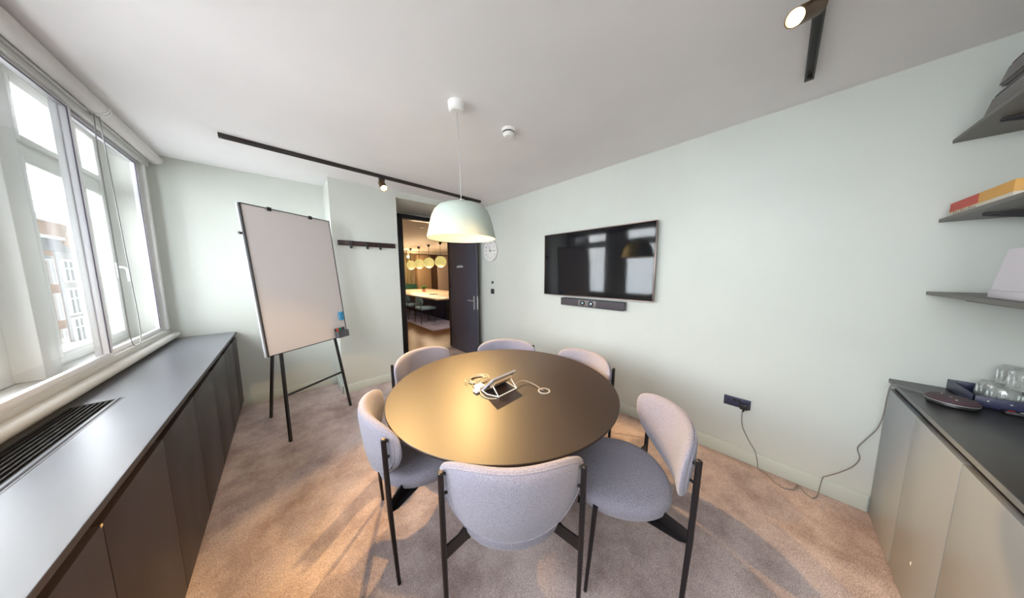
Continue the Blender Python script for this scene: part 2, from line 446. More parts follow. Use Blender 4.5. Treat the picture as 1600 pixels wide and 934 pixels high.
# cabinets below, one unit per door
seams = [4.005, 3.70, 3.22, 2.72, 2.21, 1.72, 1.235, .75, .26, -.24, -.74]
unit_txt = ['narrowest graphite cabinet below the window worktop, against the back wall',
            'second graphite cabinet from the back wall below the window worktop',
            'third graphite cabinet from the back wall below the window worktop',
            'fourth graphite cabinet from the back wall below the window worktop',
            'fifth graphite cabinet from the back wall below the window worktop',
            'graphite window cabinet with a chipped door corner, sixth from the back wall',
            'nearest graphite window cabinet in view, at the lower left corner',
            'window cabinet just outside the lower left corner', 'window cabinet beside the viewpoint', 'window cabinet at the near wall']
for i, (a, b) in enumerate(zip(seams, seams[1:])):
    if i > 7: break
    c = thing('base_cabinet', unit_txt[i], 'cabinet', (-.62, (a + b) / 2, 0), 'cabinets below the window worktop')
    link('carcass', MB().box((-.785, b + .001, .07), (CX - .026, a - .001, CT - .0225)), m_gap, c)
    link('plinth', MB().box((-.835, b + .001, 0), (CX - .055, a - .001, .07)), m_gap, c)
    link('cabinet_door', MB().box((CX - .024, b + .002, .075), (CX - .003, a - .002, CT - .060), .0015), m_cabdoor, c)
    if i == 6:
        link('door_chip', MB().box((CX - .0045, a - .012, CT - .068), (CX - .0018, a - .002, CT - .0595), .001), mat('bare_chipboard', (.5, .38, .22), .8), c, label='bare chipped corner')

# ================================================================== CABINET ON THE RIGHT
KY = -.505; KT = .874
kt = link('worktop', MB().box((.35, YN + .003, KT - .022), (XR - .002, KY + .001, KT), .001), m_cabtop2)
tag(kt, 'black worktop below the wall shelves holding the glass tray', 'worktop')
link('front_edging', MB().box((.35, KY + .001, KT - .021), (XR - .002, KY + .0025, KT - .001)), mat('worn_edging', (.15, .16, .17), .5), kt)
ks = [XR - .004, 2.163, 1.728, 1.293, .858]
ktxt = ['pale grey cabinet in the corner against the right-hand wall, under the cable',
        'grey cabinet with a small white mark low on its door, second from the corner',
        'grey cabinet third from the corner, cut by the right edge of the picture',
        'grey cabinet at the bottom right corner of the picture']
for i, (a, b) in enumerate(zip(ks, ks[1:])):
    c = thing('base_cabinet', ktxt[i], 'cabinet', ((a + b) / 2, -.71, 0), 'cabinets below the shelves')
    link('carcass', MB().box((b + .001, YN + .003, 0), (a - .001, KY - .022, KT - .023)), m_gap, c)
    link('cabinet_door', MB().box((b + .0025, KY - .02, .004), (a - .0025, KY, KT - .056), .0015), m_cabdoor2, c)
    if i == 1: link('paint_mark', MB().sphere((1.947, KY + .0005, .211), .008, 12, (.7, .15, 1.2)), m_plast, c, label='small white mark')

# ================================================================== WALL SHELVES
sh_txt = {2.155: 'topmost charcoal wall shelf, carrying the felt storage boxes',
          1.759: 'middle charcoal wall shelf with the board game box',
          1.374: 'lowest charcoal wall shelf with the pale upright panel'}
for z, tx in sh_txt.items():
    t = thing('wall_shelf', tx, 'shelf', (1.7, -.745, z), 'three wall shelves')
    link('shelf_board', MB().box((.75, YN + .002, z), (XR - .003, -.57, z + .018), .0015), m_shelf, t)
    for bx in (2.325, 1.25):
        b = MB().prism([(YN + .002, z - .30), (YN + .002, z - .002), (-.615, z - .002), (-.615, z - .012), (-.80, z - .05), (YN + .03, z - .30)], -.004, .004,
                       Matrix(((0, 0, 1, bx), (1, 0, 0, 0), (0, 1, 0, 0), (0, 0, 0, 1))))
        b.box((bx - .012, -.92 + .002, z - .005), (bx + .012, -.615, z), .001)
        link('bracket', b, m_black, t)

# ================================================================== ROUND TABLE
TX, TY, TZ, TR = 1.078, 1.240, .74, .742
tb = thing('round_table', 'large round dark bronze meeting table with six chairs around it', 'table', (TX, TY, 0))
link('tabletop', MB().lathe([(0, TZ - .03), (TR - .03, TZ - .03), (TR - .006, TZ - .016), (TR, TZ - .010), (TR, TZ - .002), (TR - .002, TZ), (0, TZ)], (TX, TY, 0), 128, cap=False), m_table, tb)
link('apron', MB().lathe([(.50, TZ - .075), (.60, TZ - .075), (.60, TZ - .03), (.50, TZ - .03)], (TX, TY, 0), 64, cap=False), m_blackm, tb)
link('pedestal', MB().lathe([(0, .03), (.055, .03), (.055, TZ - .05), (.20, TZ - .04), (.20, TZ - .03), (0, TZ - .03)], (TX, TY, 0), 40, cap=False), m_black, tb)
link('base_plate', MB().lathe([(0, 0), (.33, 0), (.33, .012), (.30, .02), (.08, .03), (0, .03)], (TX, TY, 0), 64, cap=False), m_black, tb)
gx, gy = 1.182, .966
gm = MB().lathe([(.030, TZ), (.040, TZ), (.040, TZ + .004), (.030, TZ + .004), (.030, TZ)], (gx, gy, 0), 32, cap=False)
g_ = link('cable_port', gm, m_brush, tb)
link('port_hole', MB().lathe([(0, TZ + .0005), (.030, TZ + .0005), (.030, TZ + .0015), (0, TZ + .0015)], (gx, gy, 0), 32, cap=False), m_gap, g_)

# ================================================================== CHAIRS
def pad(hw, zc, ht, hb, th, bulge, yoff, steps=14, seg=56, e_top=2.7, e_bot=2.2, inset=0.):
    """curved upholstered back: outline superellipse bent round a lateral arc, rounded rim"""
    t = bmesh.new()
    def P(r, a, side):
        c, s = math.cos(a), math.sin(a)
        e = e_top if s >= 0 else e_bot
        rad = 1 / ((abs(c) ** e + abs(s) ** e) ** (1 / e))
        u = c * rad * r; v = s * rad * r
        x = hw * u
        z = zc + (ht if v >= 0 else hb) * v
        f = max(0, 1 - r ** 5) ** .5 * th / 2
        yb = yoff + bulge * (u * u) * 1.0
        # tilt: lower part a little forward
        yb += -.10 * (z - zc)
        dydx = 2 * bulge * u / hw
        n = Vector((-dydx, 1, 0)).normalized()
        return Vector((x, yb, z)) + n * f * side
    rs = [math.sin(math.pi / 2 * k / steps) for k in range(steps + 1)]
    front, back = [], []
    for side, L in ((1, front), (-1, back)):
        L.append([t.verts.new(P(0, 0, side))])
        for r in rs[1:-1]: L.append([t.verts.new(P(r, 2 * math.pi * k / seg, side)) for k in range(seg)])
    rim = [t.verts.new(P(1, 2 * math.pi * k / seg, 0)) for k in range(seg)]
    front.append(rim); back.append(rim)
    for L in (front, back):
        for A, B in zip(L, L[1:]):
            for k in range(seg):
                k2 = (k + 1) % seg
                if len(A) == 1: t.faces.new((A[0], B[k], B[k2]))
                else: t.faces.new((A[k], A[k2], B[k2], B[k]))
    bmesh.ops.recalc_face_normals(t, faces=t.faces[:])
    m = MB(); m._merge(t)
    seam = [P(.93, 2 * math.pi * k / seg, -1) for k in range(seg)]
    return m, seam

def make_chair():
    root = thing('dining_chair', 'x', 'chair', (0, 0, 0), 'upholstered chairs around the round table')
    root['_o'] = (0.0, 0.0, 0.0)
    b, seam = pad(.290, .703, .109, .213, .060, .115, -.055, e_top=2.9)
    bk = link('backrest', b, m_fabric, root)
    link('piping', MB().tube(seam, .0035, 6, closed=True), m_fabric, bk)
    # seat: superelliptic disc
    s = MB(); t = bmesh.new(); seg = 64; prev = None
    prof = [(0, .398), (.86, .398), (.93, .402), (.985, .42), (1.0, .44), (.985, .462), (.94, .476), (.85, .484), (.6, .488), (.3, .489), (0, .489)]
    rings = []
    for r, z in prof:
        if r == 0: rings.append([t.verts.new((0, .235, z))]); continue
        ring = []
        for k in range(seg):
            a = 2 * math.pi * k / seg; c, sn = math.cos(a), math.sin(a)
            rad = 1 / ((abs(c) ** 2.25 + abs(sn) ** 2.25) ** (1 / 2.25))
            ring.append(t.verts.new((.245 * c * rad * r, .235 + .25 * sn * rad * r, z)))
        rings.append(ring)
    for A, B in zip(rings, rings[1:]):
        for k in range(seg):
            k2 = (k + 1) % seg
            if len(A) == 1: t.faces.new((A[0], B[k2], B[k]))
            elif len(B) == 1: t.faces.new((A[k], A[k2], B[0]))
            else: t.faces.new((A[k], A[k2], B[k2], B[k]))
    bmesh.ops.recalc_face_normals(t, faces=t.faces[:]); s._merge(t)
    link('seat', s, m_fabric, root)
    for sx in (-1, 1):
        link('leg', MB().tube([(sx * .272, .022, 0), (sx * .272, .002, .40), (sx * .272, -.008, .762), (sx * .272, -.008, .766)], [.0085, .0115, .0115, .008], 14), m_blackm, root)
        link('leg', MB().tube([(sx * .232, .40, 0), (sx * .222, .365, .44)], [.008, .012], 14), m_blackm, root)
        br = MB().hexa([(sx * .268, -.006, .385), (sx * .268, .006, .385), (sx * .150, .115, .385), (sx * .156, .100, .385),
                        (sx * .268, -.006, .440), (sx * .268, .006, .440), (sx * .150, .115, .440), (sx * .156, .100, .440)])
        br.hexa([(sx * .268, -.004, .385), (sx * .262, .04, .385), (sx * .19, .16, .385), (sx * .15, .11, .385),
                 (sx * .268, -.004, .390), (sx * .262, .04, .390), (sx * .19, .16, .390), (sx * .15, .11, .390)])
        link('seat_bracket', br, m_blackm, root)
        for z in (.745, .665):
            link('back_pin', MB().tube([(sx * .272, 0, z), (sx * .245, .018, z)], .006, 8).lathe([(0, 0), (.009, 0), (.009, .006), (0, .006)], (sx * .272, -.008, z), 10, axis=(0, -1, 0)), m_blackm, root)
    return root
chair0 = make_chair()
CH = [  # back centre (x, y), facing angle of +y axis (deg)
    (.590, .628, 50, 'nearest chair, seen from behind at the front of the round table'),
    (.322, 1.41, -8, 'chair left of the table, its inner back lit orange, nearest the window cabinets'),
    (1.362, .315, 125.5, 'chair right of the table with its whole seat in view, nearest the wall socket'),
    (.86, 2.12, -75, 'far chair in front of the doorway, left of the other two far chairs'),
    (1.63, 1.83, -136, 'far chair behind the table in front of the open navy door'),
    (1.87, 1.07, 168, 'far chair at the table below the soundbar and screen'),
]
for i, (x, y, a, tx) in enumerate(CH):
    o = chair0 if i == 0 else copy_tree(chair0)
    o.location = (x, y, 0); o.rotation_euler = (0, 0, math.radians(a - 90)); o['label'] = tx

# ================================================================== FLIP CHART EASEL
EA = Vector((-.041, 2.849, 0)); ang = math.radians(33.23)
ed = Vector((math.cos(ang), math.sin(ang), 0)); eh = Vector((-ed.y, ed.x, 0)); th = math.radians(6)
eu = Vector((0, 0, 1)) * math.cos(th) + eh * math.sin(th); en = eu.cross(ed)   # en points away? checked below
if en.dot(Vector((0, 0, 1.5)) - EA) < 0: en = -en
def EP(a, b, c=0): return EA + ed * a + eu * b + en * c
es = thing('whiteboard_easel', 'large white board on a black tripod easel by the window corner', 'easel', EA)
def ebox(a0, a1, b0, b1, c0, c1):
    return [EP(a0, b0, c0), EP(a1, b0, c0), EP(a1, b0, c1), EP(a0, b0, c1), EP(a0, b1, c0), EP(a1, b1, c0), EP(a1, b1, c1), EP(a0, b1, c1)]
W0, W1, B0, B1 = -.061, .694, .80, 2.085
link('board_panel', MB().hexa(ebox(W0 + .006, W1 - .006, B0 + .006, B1 - .006, -.012, .004)), m_white_b, es)
bf = MB()
for q in ((W0, W0 + .007, B0, B1), (W1 - .007, W1, B0, B1), (W0 + .007, W1 - .007, B0, B0 + .007), (W0 + .007, W1 - .007, B1 - .007, B1)):
    bf.hexa(ebox(*q, -.016, .008))
link('board_frame', bf, m_black, es)
link('board_side_trim', MB().hexa(ebox(W0 - .010, W0 - .0005, B0, B1, -.022, -.004)), mat('light_aluminium', (.40, .41, .44), .5), es)
for a in (.12, .47): link('paper_hook', MB().hexa(ebox(a, a + .03, B1 - .025, B1 + .006, .008, .020)), m_black, es)
link('side_knob', MB().lathe([(0, 0), (.011, 0), (.011, .02), (0, .02)], EP(W0 - .011, 1.84, -.012), 14, axis=-ed), m_gplast, es)
for a0, a1 in ((.0, .085), (.617, .545)):
    link('leg', MB().tube([EP(a0, 0, -.02), EP(a1, B0 + .45, -.036)], .0135, 4), m_black, es)
rear_f = Vector((-.193, 3.50, 0))
link('leg', MB().tube([rear_f, EP(.10, 1.35, -.06)], .0135, 4), m_black, es)
rear_f2 = rear_f + ed * .62
link('cross_bar', MB().tube([EP(.05, .41, -.03), EP(.585, .41, -.03)], .011, 4), m_black, es)
tr_ = thing('pen_tray', 'dark grey magnetic pen box at the lower right corner of the board', 'pen holder', EP(.60, .82, .03))
tm_ = MB()
a0, a1, b0, b1 = .548, .668, .803, .888
tm_.hexa(ebox(a0, a1, b0, b0 + .004, .009, .065)).hexa(ebox(a0, a1, b0, b1 - .012, .061, .065)).hexa(ebox(a0, a0 + .004, b0, b1 - .012, .009, .065)).hexa(ebox(a1 - .004, a1, b0, b1 - .012, .009, .065)).hexa(ebox(a0, a1, b0, b1 + .02, .009, .013))
link('holder_box', tm_, mat('graphite_plastic', (.10, .10, .115), .45), tr_)
for k, (nm, c, a) in enumerate((('green', (.02, .35, .16), .583), ('red', (.75, .06, .04), .561))):
    p0, p1 = EP(a + .022, b0 + .014, .034), EP(a + .004 - k * .012, b1 + .022, .037 + .004 * k)
    o = link('marker_pen', MB().tube([p0, p0.lerp(p1, .6)], .007, 12).tube([p0.lerp(p1, .6), p1], .0082, 12), mat(nm + '_marker', c, .4))
    tag(o, nm + ' marker pen standing in the grey pen box on the board', 'pen')
er = MB().hexa(ebox(.622, .670, .985, 1.08, .0085, .030))
bmesh.ops.bevel(er.bm, geom=er.bm.edges[:], offset=.004, segments=2, affect='EDGES')
eo = tag(link('board_eraser', er, mat('blue_felt', (.03, .23, .45), .7, noise=(60, (.10, .42, .68), 3, .4, .6))), 'blue board eraser stuck to the right edge of the white board', 'eraser')

# ================================================================== COAT RAIL on the pier
cr_ = thing('coat_rail', 'dark wall-mounted coat rail with hooks on the green pier', 'coat rack', (.83, 3.56, 1.86))
rx0, rx1 = .512, 1.158
rl = MB().box((rx0, 3.560, 1.836), (rx1, 3.582, 1.896), .006)
link('rail', rl, mat('dark_oak', (.035, .016, .018), .4), cr_)
for k, x in enumerate((.625, .80, .95)):
    hk = MB().box((x, 3.550, 1.838), (x + .035, 3.561, 1.895), .002)
    hk.tube(smooth_path([(x + .0175, 3.555, 1.845), (x + .0175, 3.545, 1.815), (x + .0175, 3.525, 1.808), (x + .0175, 3.518, 1.835)], 5), .007, 8)
    hk.box((x + .004, 3.545, 1.805), (x + .031, 3.556, 1.845), .002)
    link('hook', hk, m_black, cr_)

# ================================================================== SCREEN, SOUNDBAR
ty0, ty1, tz0, tz1 = .762, 2.070, 1.222, 1.977
tv = thing('television', 'large flat screen on the right-hand wall reflecting the windows', 'television', (2.53, 1.416, tz0))
link('casing', MB().box((2.517, ty0 + .004, tz0 + .004), (2.545, ty1 - .004, tz1 - .004), .002), m_black, tv)
link('wall_mount', MB().box((2.545, 1.2, 1.40), (2.5815, 1.63, 1.80)), m_black, tv)
bz = MB(); bw = .009
for a, b, c, d in ((ty0, ty1, tz0, tz0 + bw), (ty0, ty1, tz1 - bw, tz1), (ty0, ty0 + bw, tz0 + bw, tz1 - bw), (ty1 - bw, ty1, tz0 + bw, tz1 - bw)):
    bz.box((2.508, a, c), (2.518, b, d), .0015)
link('bezel', bz, mat('rose_grey_metal', (.26, .19, .17), .35, metal=.8), tv)
link('screen', MB().box((2.511, ty0 + bw, tz0 + bw), (2.517, ty1 - bw, tz1 - bw)), mat('switched_off_screen', (.004, .004, .006), .06, spec=.5), tv)
sb = thing('video_bar', 'grey conference soundbar with two lenses below the television', 'soundbar', (2.52, 1.41, 1.105))
sy0, sy1, sz0, sz1 = 1.028, 1.795, 1.108, 1.198
link('bar_body', MB().box((2.498, sy0, sz0), (2.5815, sy1, sz1), .008), m_gplast, sb)
link('speaker_cloth', MB().box((2.493, sy0 + .008, sz0 + .008), (2.500, sy1 - .008, sz1 - .006), .003), mat('speaker_cloth', (.075, .065, .075), .8, bump=(500, .5)), sb)
link('lens_plate', MB().box((2.490, 1.325, sz0 + .012), (2.495, 1.545, sz1 - .010), .002), mat('plate_grey', (.18, .16, .16), .4), sb)
for yy, r in ((1.485, .028), (1.38, .032)):
    l = link('camera_lens', MB().lathe([(0, .0), (r, .0), (r, .010), (r * .8, .014), (r * .7, .010), (0, .006)], (2.490, yy, (sz0 + sz1) / 2), 32, axis=(-1, 0, 0), cap=False), m_black, sb)
    link('lens_glass', MB().sphere((2.484, yy, (sz0 + sz1) / 2), r * .55, 20, (.4, 1, 1)), mat('lens_glass_blue', (.35, .5, .62), .1, metal=.6), l)

# ================================================================== CLOCK, CONTROLS, SOCKET
ck = thing('wall_clock', 'round white wall clock beside the open door', 'clock', (XR - .02, 3.262, 1.69))
cc = (XR - .002, 3.262, 1.864)
link('clock_case', MB().lathe([(0, 0), (.172, 0), (.175, .006), (.175, .030), (.168, .036), (.163, .034), (.163, .026), (0, .026)], cc, 64, axis=(-1, 0, 0), cap=False), mat('clock_rim', (.72, .70, .70), .35), ck)
link('clock_face', MB().lathe([(0, .0262), (.163, .0262), (.163, .028), (0, .028)], cc, 64, axis=(-1, 0, 0), cap=False), m_plast, ck)
nm_ = MB()
for h in range(12):
    a = math.radians(90 - (h + 1) * 30)
    p = (XR - .0305, 3.262 - math.cos(a) * .125, 1.864 + math.sin(a) * .125)
    tmb = text_mb(str(h + 1), .044, basis(p, (0, -1, 0), (0, 0, 1)), .0003)
    nm_._merge(tmb.bm)
link('numerals', nm_, mat('clock_ink', (.12, .11, .12), .6), ck)
def hand(deg, ln, wd, zz):
    a = math.radians(90 - deg); d = Vector((0, -math.cos(a), math.sin(a))); q = Vector((0, math.sin(a), math.cos(a)))
    o = Vector((XR - .031 - zz, 3.262, 1.864)); n = Vector((-1, 0, 0))
    P = [o - d * .02 - q * wd, o - d * .02 + q * wd, o + d * ln + q * wd * .6, o + d * ln - q * wd * .6]
    return MB().hexa([*P, *[p + n * .0012 for p in P]])
link('hour_hand', hand(345, .085, .005, .001), m_black, ck); link('minute_hand', hand(92, .125, .0035, .003), m_black, ck)
link('hand_cap', MB().lathe([(0, 0), (.010, 0), (.010, .006), (0, .006)], (XR - .030, 3.262, 1.864), 16, axis=(-1, 0, 0)), m_black, ck)
ds = tag(link('sensor_button', MB().lathe([(0, 0), (.024, 0), (.024, .012), (.018, .018), (0, .018)], (XR, 3.238, 1.343), 24, axis=(-1, 0, 0), cap=False), m_gplast), 'small round black button on the wall above the switch plate', 'sensor')
ls = thing('light_switch', 'square black switch plate on the wall below the clock', 'switch', (XR, 3.241, 1.15))
link('switch_plate', MB().box((XR - .010, 3.198, 1.150), (XR, 3.284, 1.236), .003), m_gplast, ls)
link('rocker', MB().box((XR - .015, 3.222, 1.170), (XR - .009, 3.260, 1.216), .002), m_black, ls)
sk = thing('wall_socket', 'black double wall socket with a plug in it, above the skirting', 'socket', (XR, .137, .43))
m_sock = mat('black_nickel', (.055, .058, .10), .35, metal=.3)
link('face_plate', MB().box((XR - .011, .058, .432), (XR, .215, .508), .003), m_sock, sk)
for y in (.150, .126): link('rocker_switch', MB().box((XR - .016, y - .008, .478), (XR - .010, y + .008, .498), .002), m_black, sk)
pins = MB()
for (dy, dz, w_, h_) in ((.187, .474, .005, .010), (.198, .452, .010, .004), (.176, .452, .010, .004)):
    pins.box((XR - .0125, dy - w_ / 2, dz - h_ / 2), (XR - .0105, dy + w_ / 2, dz + h_ / 2))
link('pin_holes', pins, m_gap, sk)

# plug + cable of the speaker puck
cab = thing('power_cable', 'thin grey cable from the wall socket along the skirting up onto the black worktop', 'cable', (2.55, -.1, 0))
pp = [(2.555, .094, .440), (2.562, .100, .396), (2.563, .091, .294), (2.562, .05, .20), (2.562, .007, .124), (2.560, -.012, .040), (2.545, -.02, .008), (2.520, -.07, .006),
      (2.47, -.10, .006), (2.445, -.15, .006), (2.48, -.195, .006), (2.545, -.215, .008), (2.50, -.24, .006), (2.470, -.275, .006), (2.52, -.30, .006), (2.556, -.31, .04),
      (2.562, -.318, .12), (2.562, -.335, .145), (2.562, -.380, .20), (2.562, -.425, .27), (2.562, -.445, .337), (2.562, -.432, .40), (2.56, -.455, .47), (2.55, -.485, .56),
      (2.52, -.492, .66), (2.47, -.485, .78), (2.44, -.484, .86), (2.425, -.495, .882), (2.40, -.53, .879), (2.36, -.565, .880), (2.33, -.585, .884)]
link('cord', MB().tube(smooth_path(pp, 6), .0028, 8), mat('grey_cord', (.22, .21, .20), .5), cab)
link('plug', MB().box((XR - .045, .070, .436), (XR - .0115, .118, .478), .006).tube([(2.553, .094, .437), (2.555, .094, .415)], [.009, .005], 10), m_black, cab)

# ================================================================== CEILING: TRACKS, SPOTS, PENDANT, SMOKE ALARM
def track(name, a, b, tx):
    a, b = Vector(a), Vector(b); d = (b - a).normalized(); q = Vector((-d.y, d.x, 0))
    t = thing(name, tx, 'light track', (a + b) / 2)
    def bar(o0, o1, z0, z1):
        return [a + q * o0 + Vector((0, 0, z0 - H)), b + q * o0 + Vector((0, 0, z0 - H)), b + q * o1 + Vector((0, 0, z0 - H)), a + q * o1 + Vector((0, 0, z0 - H)),
                a + q * o0 + Vector((0, 0, z1 - H)), b + q * o0 + Vector((0, 0, z1 - H)), b + q * o1 + Vector((0, 0, z1 - H)), a + q * o1 + Vector((0, 0, z1 - H))]
    link('track_rail', MB().hexa(bar(-.018, -.010, H - .030, H)).hexa(bar(.010, .018, H - .030, H)).hexa(bar(-.010, .010, H - .012, H)), m_track, t)
    e = MB().hexa([p + d * 0 for p in bar(-.018, .018, H - .030, H)][:0] or bar(-.018, .018, H - .031, H)) if False else MB()
    for p, s in ((a, 1), (b, -1)):
        P = [p - q * .0185, p + q * .0185, p + q * .0185 + d * s * .02, p - q * .0185 + d * s * .02]
        e = MB().hexa([v + Vector((0, 0, -.0305)) for v in P] + P)
        link('end_cap', e, m_track, t)
    return t, a, d
def track_spot(tx, p_track, pivot, aim, L=.12, r=.036, power=1.0, blend=.35, size=62, colhead=None):
    """spot head: adapter on the track, stem, cylinder with glowing lens; lamp at the lens"""
    p, pv, am = Vector(p_track), Vector(pivot), Vector(aim).normalized()
    t = thing('track_spotlight', tx, 'spotlight', p, 'track spotlights')
    link('adapter', MB().box(p + Vector((-.030, -.014, -.060)), p + Vector((.030, .014, -.0285)), .003), m_track, t)
    link('stem', MB().tube([p + Vector((0, 0, -.04)), pv], .007, 10), m_track, t)
    c0 = pv - am * (L * .35); c1 = pv + am * (L * .65)
    link('lamp_head', MB().lathe([(0, 0), (r * .85, 0), (r, .006), (r, L), (r * .9, L), (r * .88, L - .012), (0, L - .012)], c0, 32, axis=am, cap=False), m_head, t)
    link('lens', MB().lathe([(0, 0), (r * .86, 0), (r * .86, .003), (0, .003)], c0 + am * (L - .010), 32, axis=am, cap=False), m_lens, t)
    li = bpy.data.lights.new('spot_lamp', 'SPOT'); li.energy = SPOT_W * power; li.color = WARM; li.spot_size = math.radians(size); li.spot_blend = blend; li.shadow_soft_size = .02
    lo = bpy.data.objects.new('spot_lamp', li); COL.objects.link(lo); lo.parent = t
    lo.location = c0 + am * (L + .012) - p
    lo.rotation_euler = am.to_track_quat('-Z', 'Y').to_euler()
    return t
m_head = mat('black_head_glare_tint', (.13, .075, .032), .35, metal=.4)  # black head; the bronze tint stands in for the lamp's glare
m_lens = mat('glowing_lens', (1, .8, .5), .3, emit=(1, .72, .36), estr=6)
track('lighting_track', (-.285, 3.074, H), (2.306, 3.178, H), 'long black lighting track on the ceiling in front of the doorway')
track('lighting_track', (2.251, -.045, H), (.70, -.032, H), 'short black lighting track on the ceiling at the top right')
track_spot('glowing track spotlight above the coat rail', (.905, 3.122, H - .003), (.905, 3.110, 2.495), Vector((-.02, -1.95, -1.85)), power=1.7, size=54)
track_spot('track spotlight mostly hidden behind the pendant shade', (2.06, 3.168, H - .003), (2.06, 3.155, 2.49), Vector((-1.15, -2.2, -2.2)), power=2.1)
track_spot('glowing track spotlight at the top edge of the picture', (1.62, -.04, H - .003), (1.575, -.013, 2.510), Vector((-.78, .38, -.50)), r=.030, L=.15, power=.35)
track_spot('track spotlight above the near side of the room, outside the picture', (1.02, -.035, H - .003), (1.02, -.03, 2.49), Vector((-1.1, 2.0, -2.5)), power=.55)

# pendant
PX, PY, RZ = .930, 1.500, 1.735
pd = thing('pendant_lamp', 'pale green bell-shaped pendant lamp hanging above the round table', 'pendant lamp', (PX, PY, RZ))
oz = RZ
outp = [(.232, 0), (.226, .03), (.212, .09), (.196, .145), (.178, .185), (.150, .213), (.110, .230), (.06, .238), (.018, .240)]
inp = [(r - .006 if r > .03 else r, z - .006 if k > 4 else z) for k, (r, z) in enumerate(outp)]
shell = MB().lathe([(r, oz + z) for r, z in outp], (PX, PY, 0), 96, cap=False)
m_shade = mat('sage_green_enamel', (.43, .485, .43), .45)
link('lamp_shade', shell, m_shade, pd)
link('shade_lining', MB().lathe([(.232, oz)] + [(r, oz + z) for r, z in [(.2285, .0005)] + inp[1:]], (PX, PY, 0), 96, cap=False), mat('white_enamel', (.70, .66, .58), .5), pd)
link('shade_cap', MB().lathe([(0, oz + .262), (.012, oz + .262), (.020, oz + .250), (.020, oz + .236), (0, oz + .236)], (PX, PY, 0), 24, cap=False), m_plast, pd)
link('light_bulb', MB().sphere((PX, PY, oz + .135), .035, 24).tube([(PX, PY, oz + .165), (PX, PY, oz + .235)], .018, 16), mat('bulb_glow', (1, .9, .7), .4, emit=(1, .74, .45), estr=1.6), pd)
RX_, RY_ = .914, 1.505
link('cord', MB().tube([(PX, PY, oz + .255), (PX - .003, PY, 2.2), (RX_, RY_, 2.565)], .0028, 8), mat('silver_cord', (.42, .41, .40), .4), pd)
link('ceiling_rose', MB().lathe([(0, -.055), (.040, -.055), (.050, -.045), (.055, 0), (0, 0)], (RX_, RY_, H), 40, cap=False), m_plast, pd)
pli = bpy.data.lights.new('pendant_bulb_light', 'POINT'); pli.energy = PENDANT_W; pli.color = (1, .70, .38); pli.shadow_soft_size = .04
plo = bpy.data.objects.new('pendant_bulb_light', pli); COL.objects.link(plo); plo.parent = pd; plo.location = (0, 0, .06)

sm = thing('smoke_alarm', 'small round white smoke alarm on the ceiling', 'smoke detector', (1.36, 1.49, H - .05))
link('alarm_base', MB().lathe([(0, 0), (.052, 0), (.050, -.020), (0, -.020)], (1.362, 1.493, H), 40, cap=False), m_plast, sm)
link('alarm_dome', MB().lathe([(.036, -.020), (.040, -.024), (.040, -.026), (.044, -.030), (.043, -.040), (.030, -.052), (0, -.054)], (1.362, 1.493, H), 40, cap=False), m_plast, sm)
link('smoke_slot', MB().lathe([(.0405, -.0225), (.0425, -.0225), (.0425, -.0285), (.0405, -.0285)], (1.362, 1.493, H), 40, cap=False), m_gap, sm)

# ================================================================== ROLLER BLINDS
def blind(y0, y1, tx, r=.040):
    b = thing('roller_blind', tx, 'blind', (-.775, (y0 + y1) / 2, 2.5), 'roller blinds above the windows')
    X, Z = -.775, 2.548
    link('blind_roll', MB().tube([(X, y0 + .012, Z), (X, y1 - .012, Z)], r, 28), mat('blind_fabric', (.62, .59, .57), .7), b)
    for yy in (y0, y1 - .010): link('end_bracket', MB().box((-.838, yy, Z - .03), (X + .01, yy + .010, Z + .045), .002).lathe([(0, 0), (r + .004, 0), (r + .004, .010), (0, .010)], (X, yy, Z), 28, axis=(0, 1, 0)), m_plast, b)
    link('hem_bar', MB().tube([(X - .036, y0 + .02, Z - .035), (X - .036, y1 - .02, Z - .035)], .009, 10), m_cream, b)
    return b
blind(-.9, 3.005, 'long roller blind rolled up above the near windows')
b2 = blind(3.025, 3.985, 'short roller blind rolled up above the far window, with the bead chain')
ch = MB()
pts = [(-.79, 3.015, 2.52)] + [(-.793, 2.995 + .0 * k, 2.52 - k * .19) for k in range(1, 8)] + [(-.793, 3.01, 1.03), (-.79, 3.07, .995), (-.787, 3.13, 1.03)] + [(-.785, 3.14 - .012 * k, 1.19 + k * .19) for k in range(0, 7)] + [(-.78, 3.035, 2.53)]
pth = smooth_path(pts, 4)
ch.tube(pth, .0026, 6)
L_ = 0; last = None
dense = smooth_path(pts, 40); acc = 0
for a, b in zip(dense, dense[1:]):
    acc += (b - a).length
    if acc > .014:
        acc = 0; ch.lathe([(0, -.003), (.0026, -.0015), (.0026, .0015), (0, .003)], b, 6, cap=False)
link('bead_chain', ch, mat('chain_plastic', (.30, .30, .30), .4), b2)

# ================================================================== CONFERENCE PANEL ON TABLE
cp = thing('touch_panel', 'tilted conference touch panel on a white wire stand, seen from behind', 'touch panel', (.97, 1.18, TZ))
e1 = Vector((1, .045, 0)).normalized(); e2 = Vector((0, -1, 0)); lean = math.radians(52)
O = Vector((.887, 1.245, TZ + .0095))
uu = (Vector((.10, -.62, 0)) .normalized() * math.cos(math.radians(45)) + Vector((0, 0, 1)) * math.sin(math.radians(45))).normalized()
nn = e1.cross(uu).normalized()      # outward (screen) side
if nn.z < 0: nn = -nn
def CP(a, b, c): return O + e1 * a + uu * b + nn * c
PW, PH = .20, .145
def cbox(a0, a1, b0, b1, c0, c1): return [CP(a0, b0, c0), CP(a1, b0, c0), CP(a1, b1, c0), CP(a0, b1, c0), CP(a0, b0, c1), CP(a1, b0, c1), CP(a1, b1, c1), CP(a0, b1, c1)]
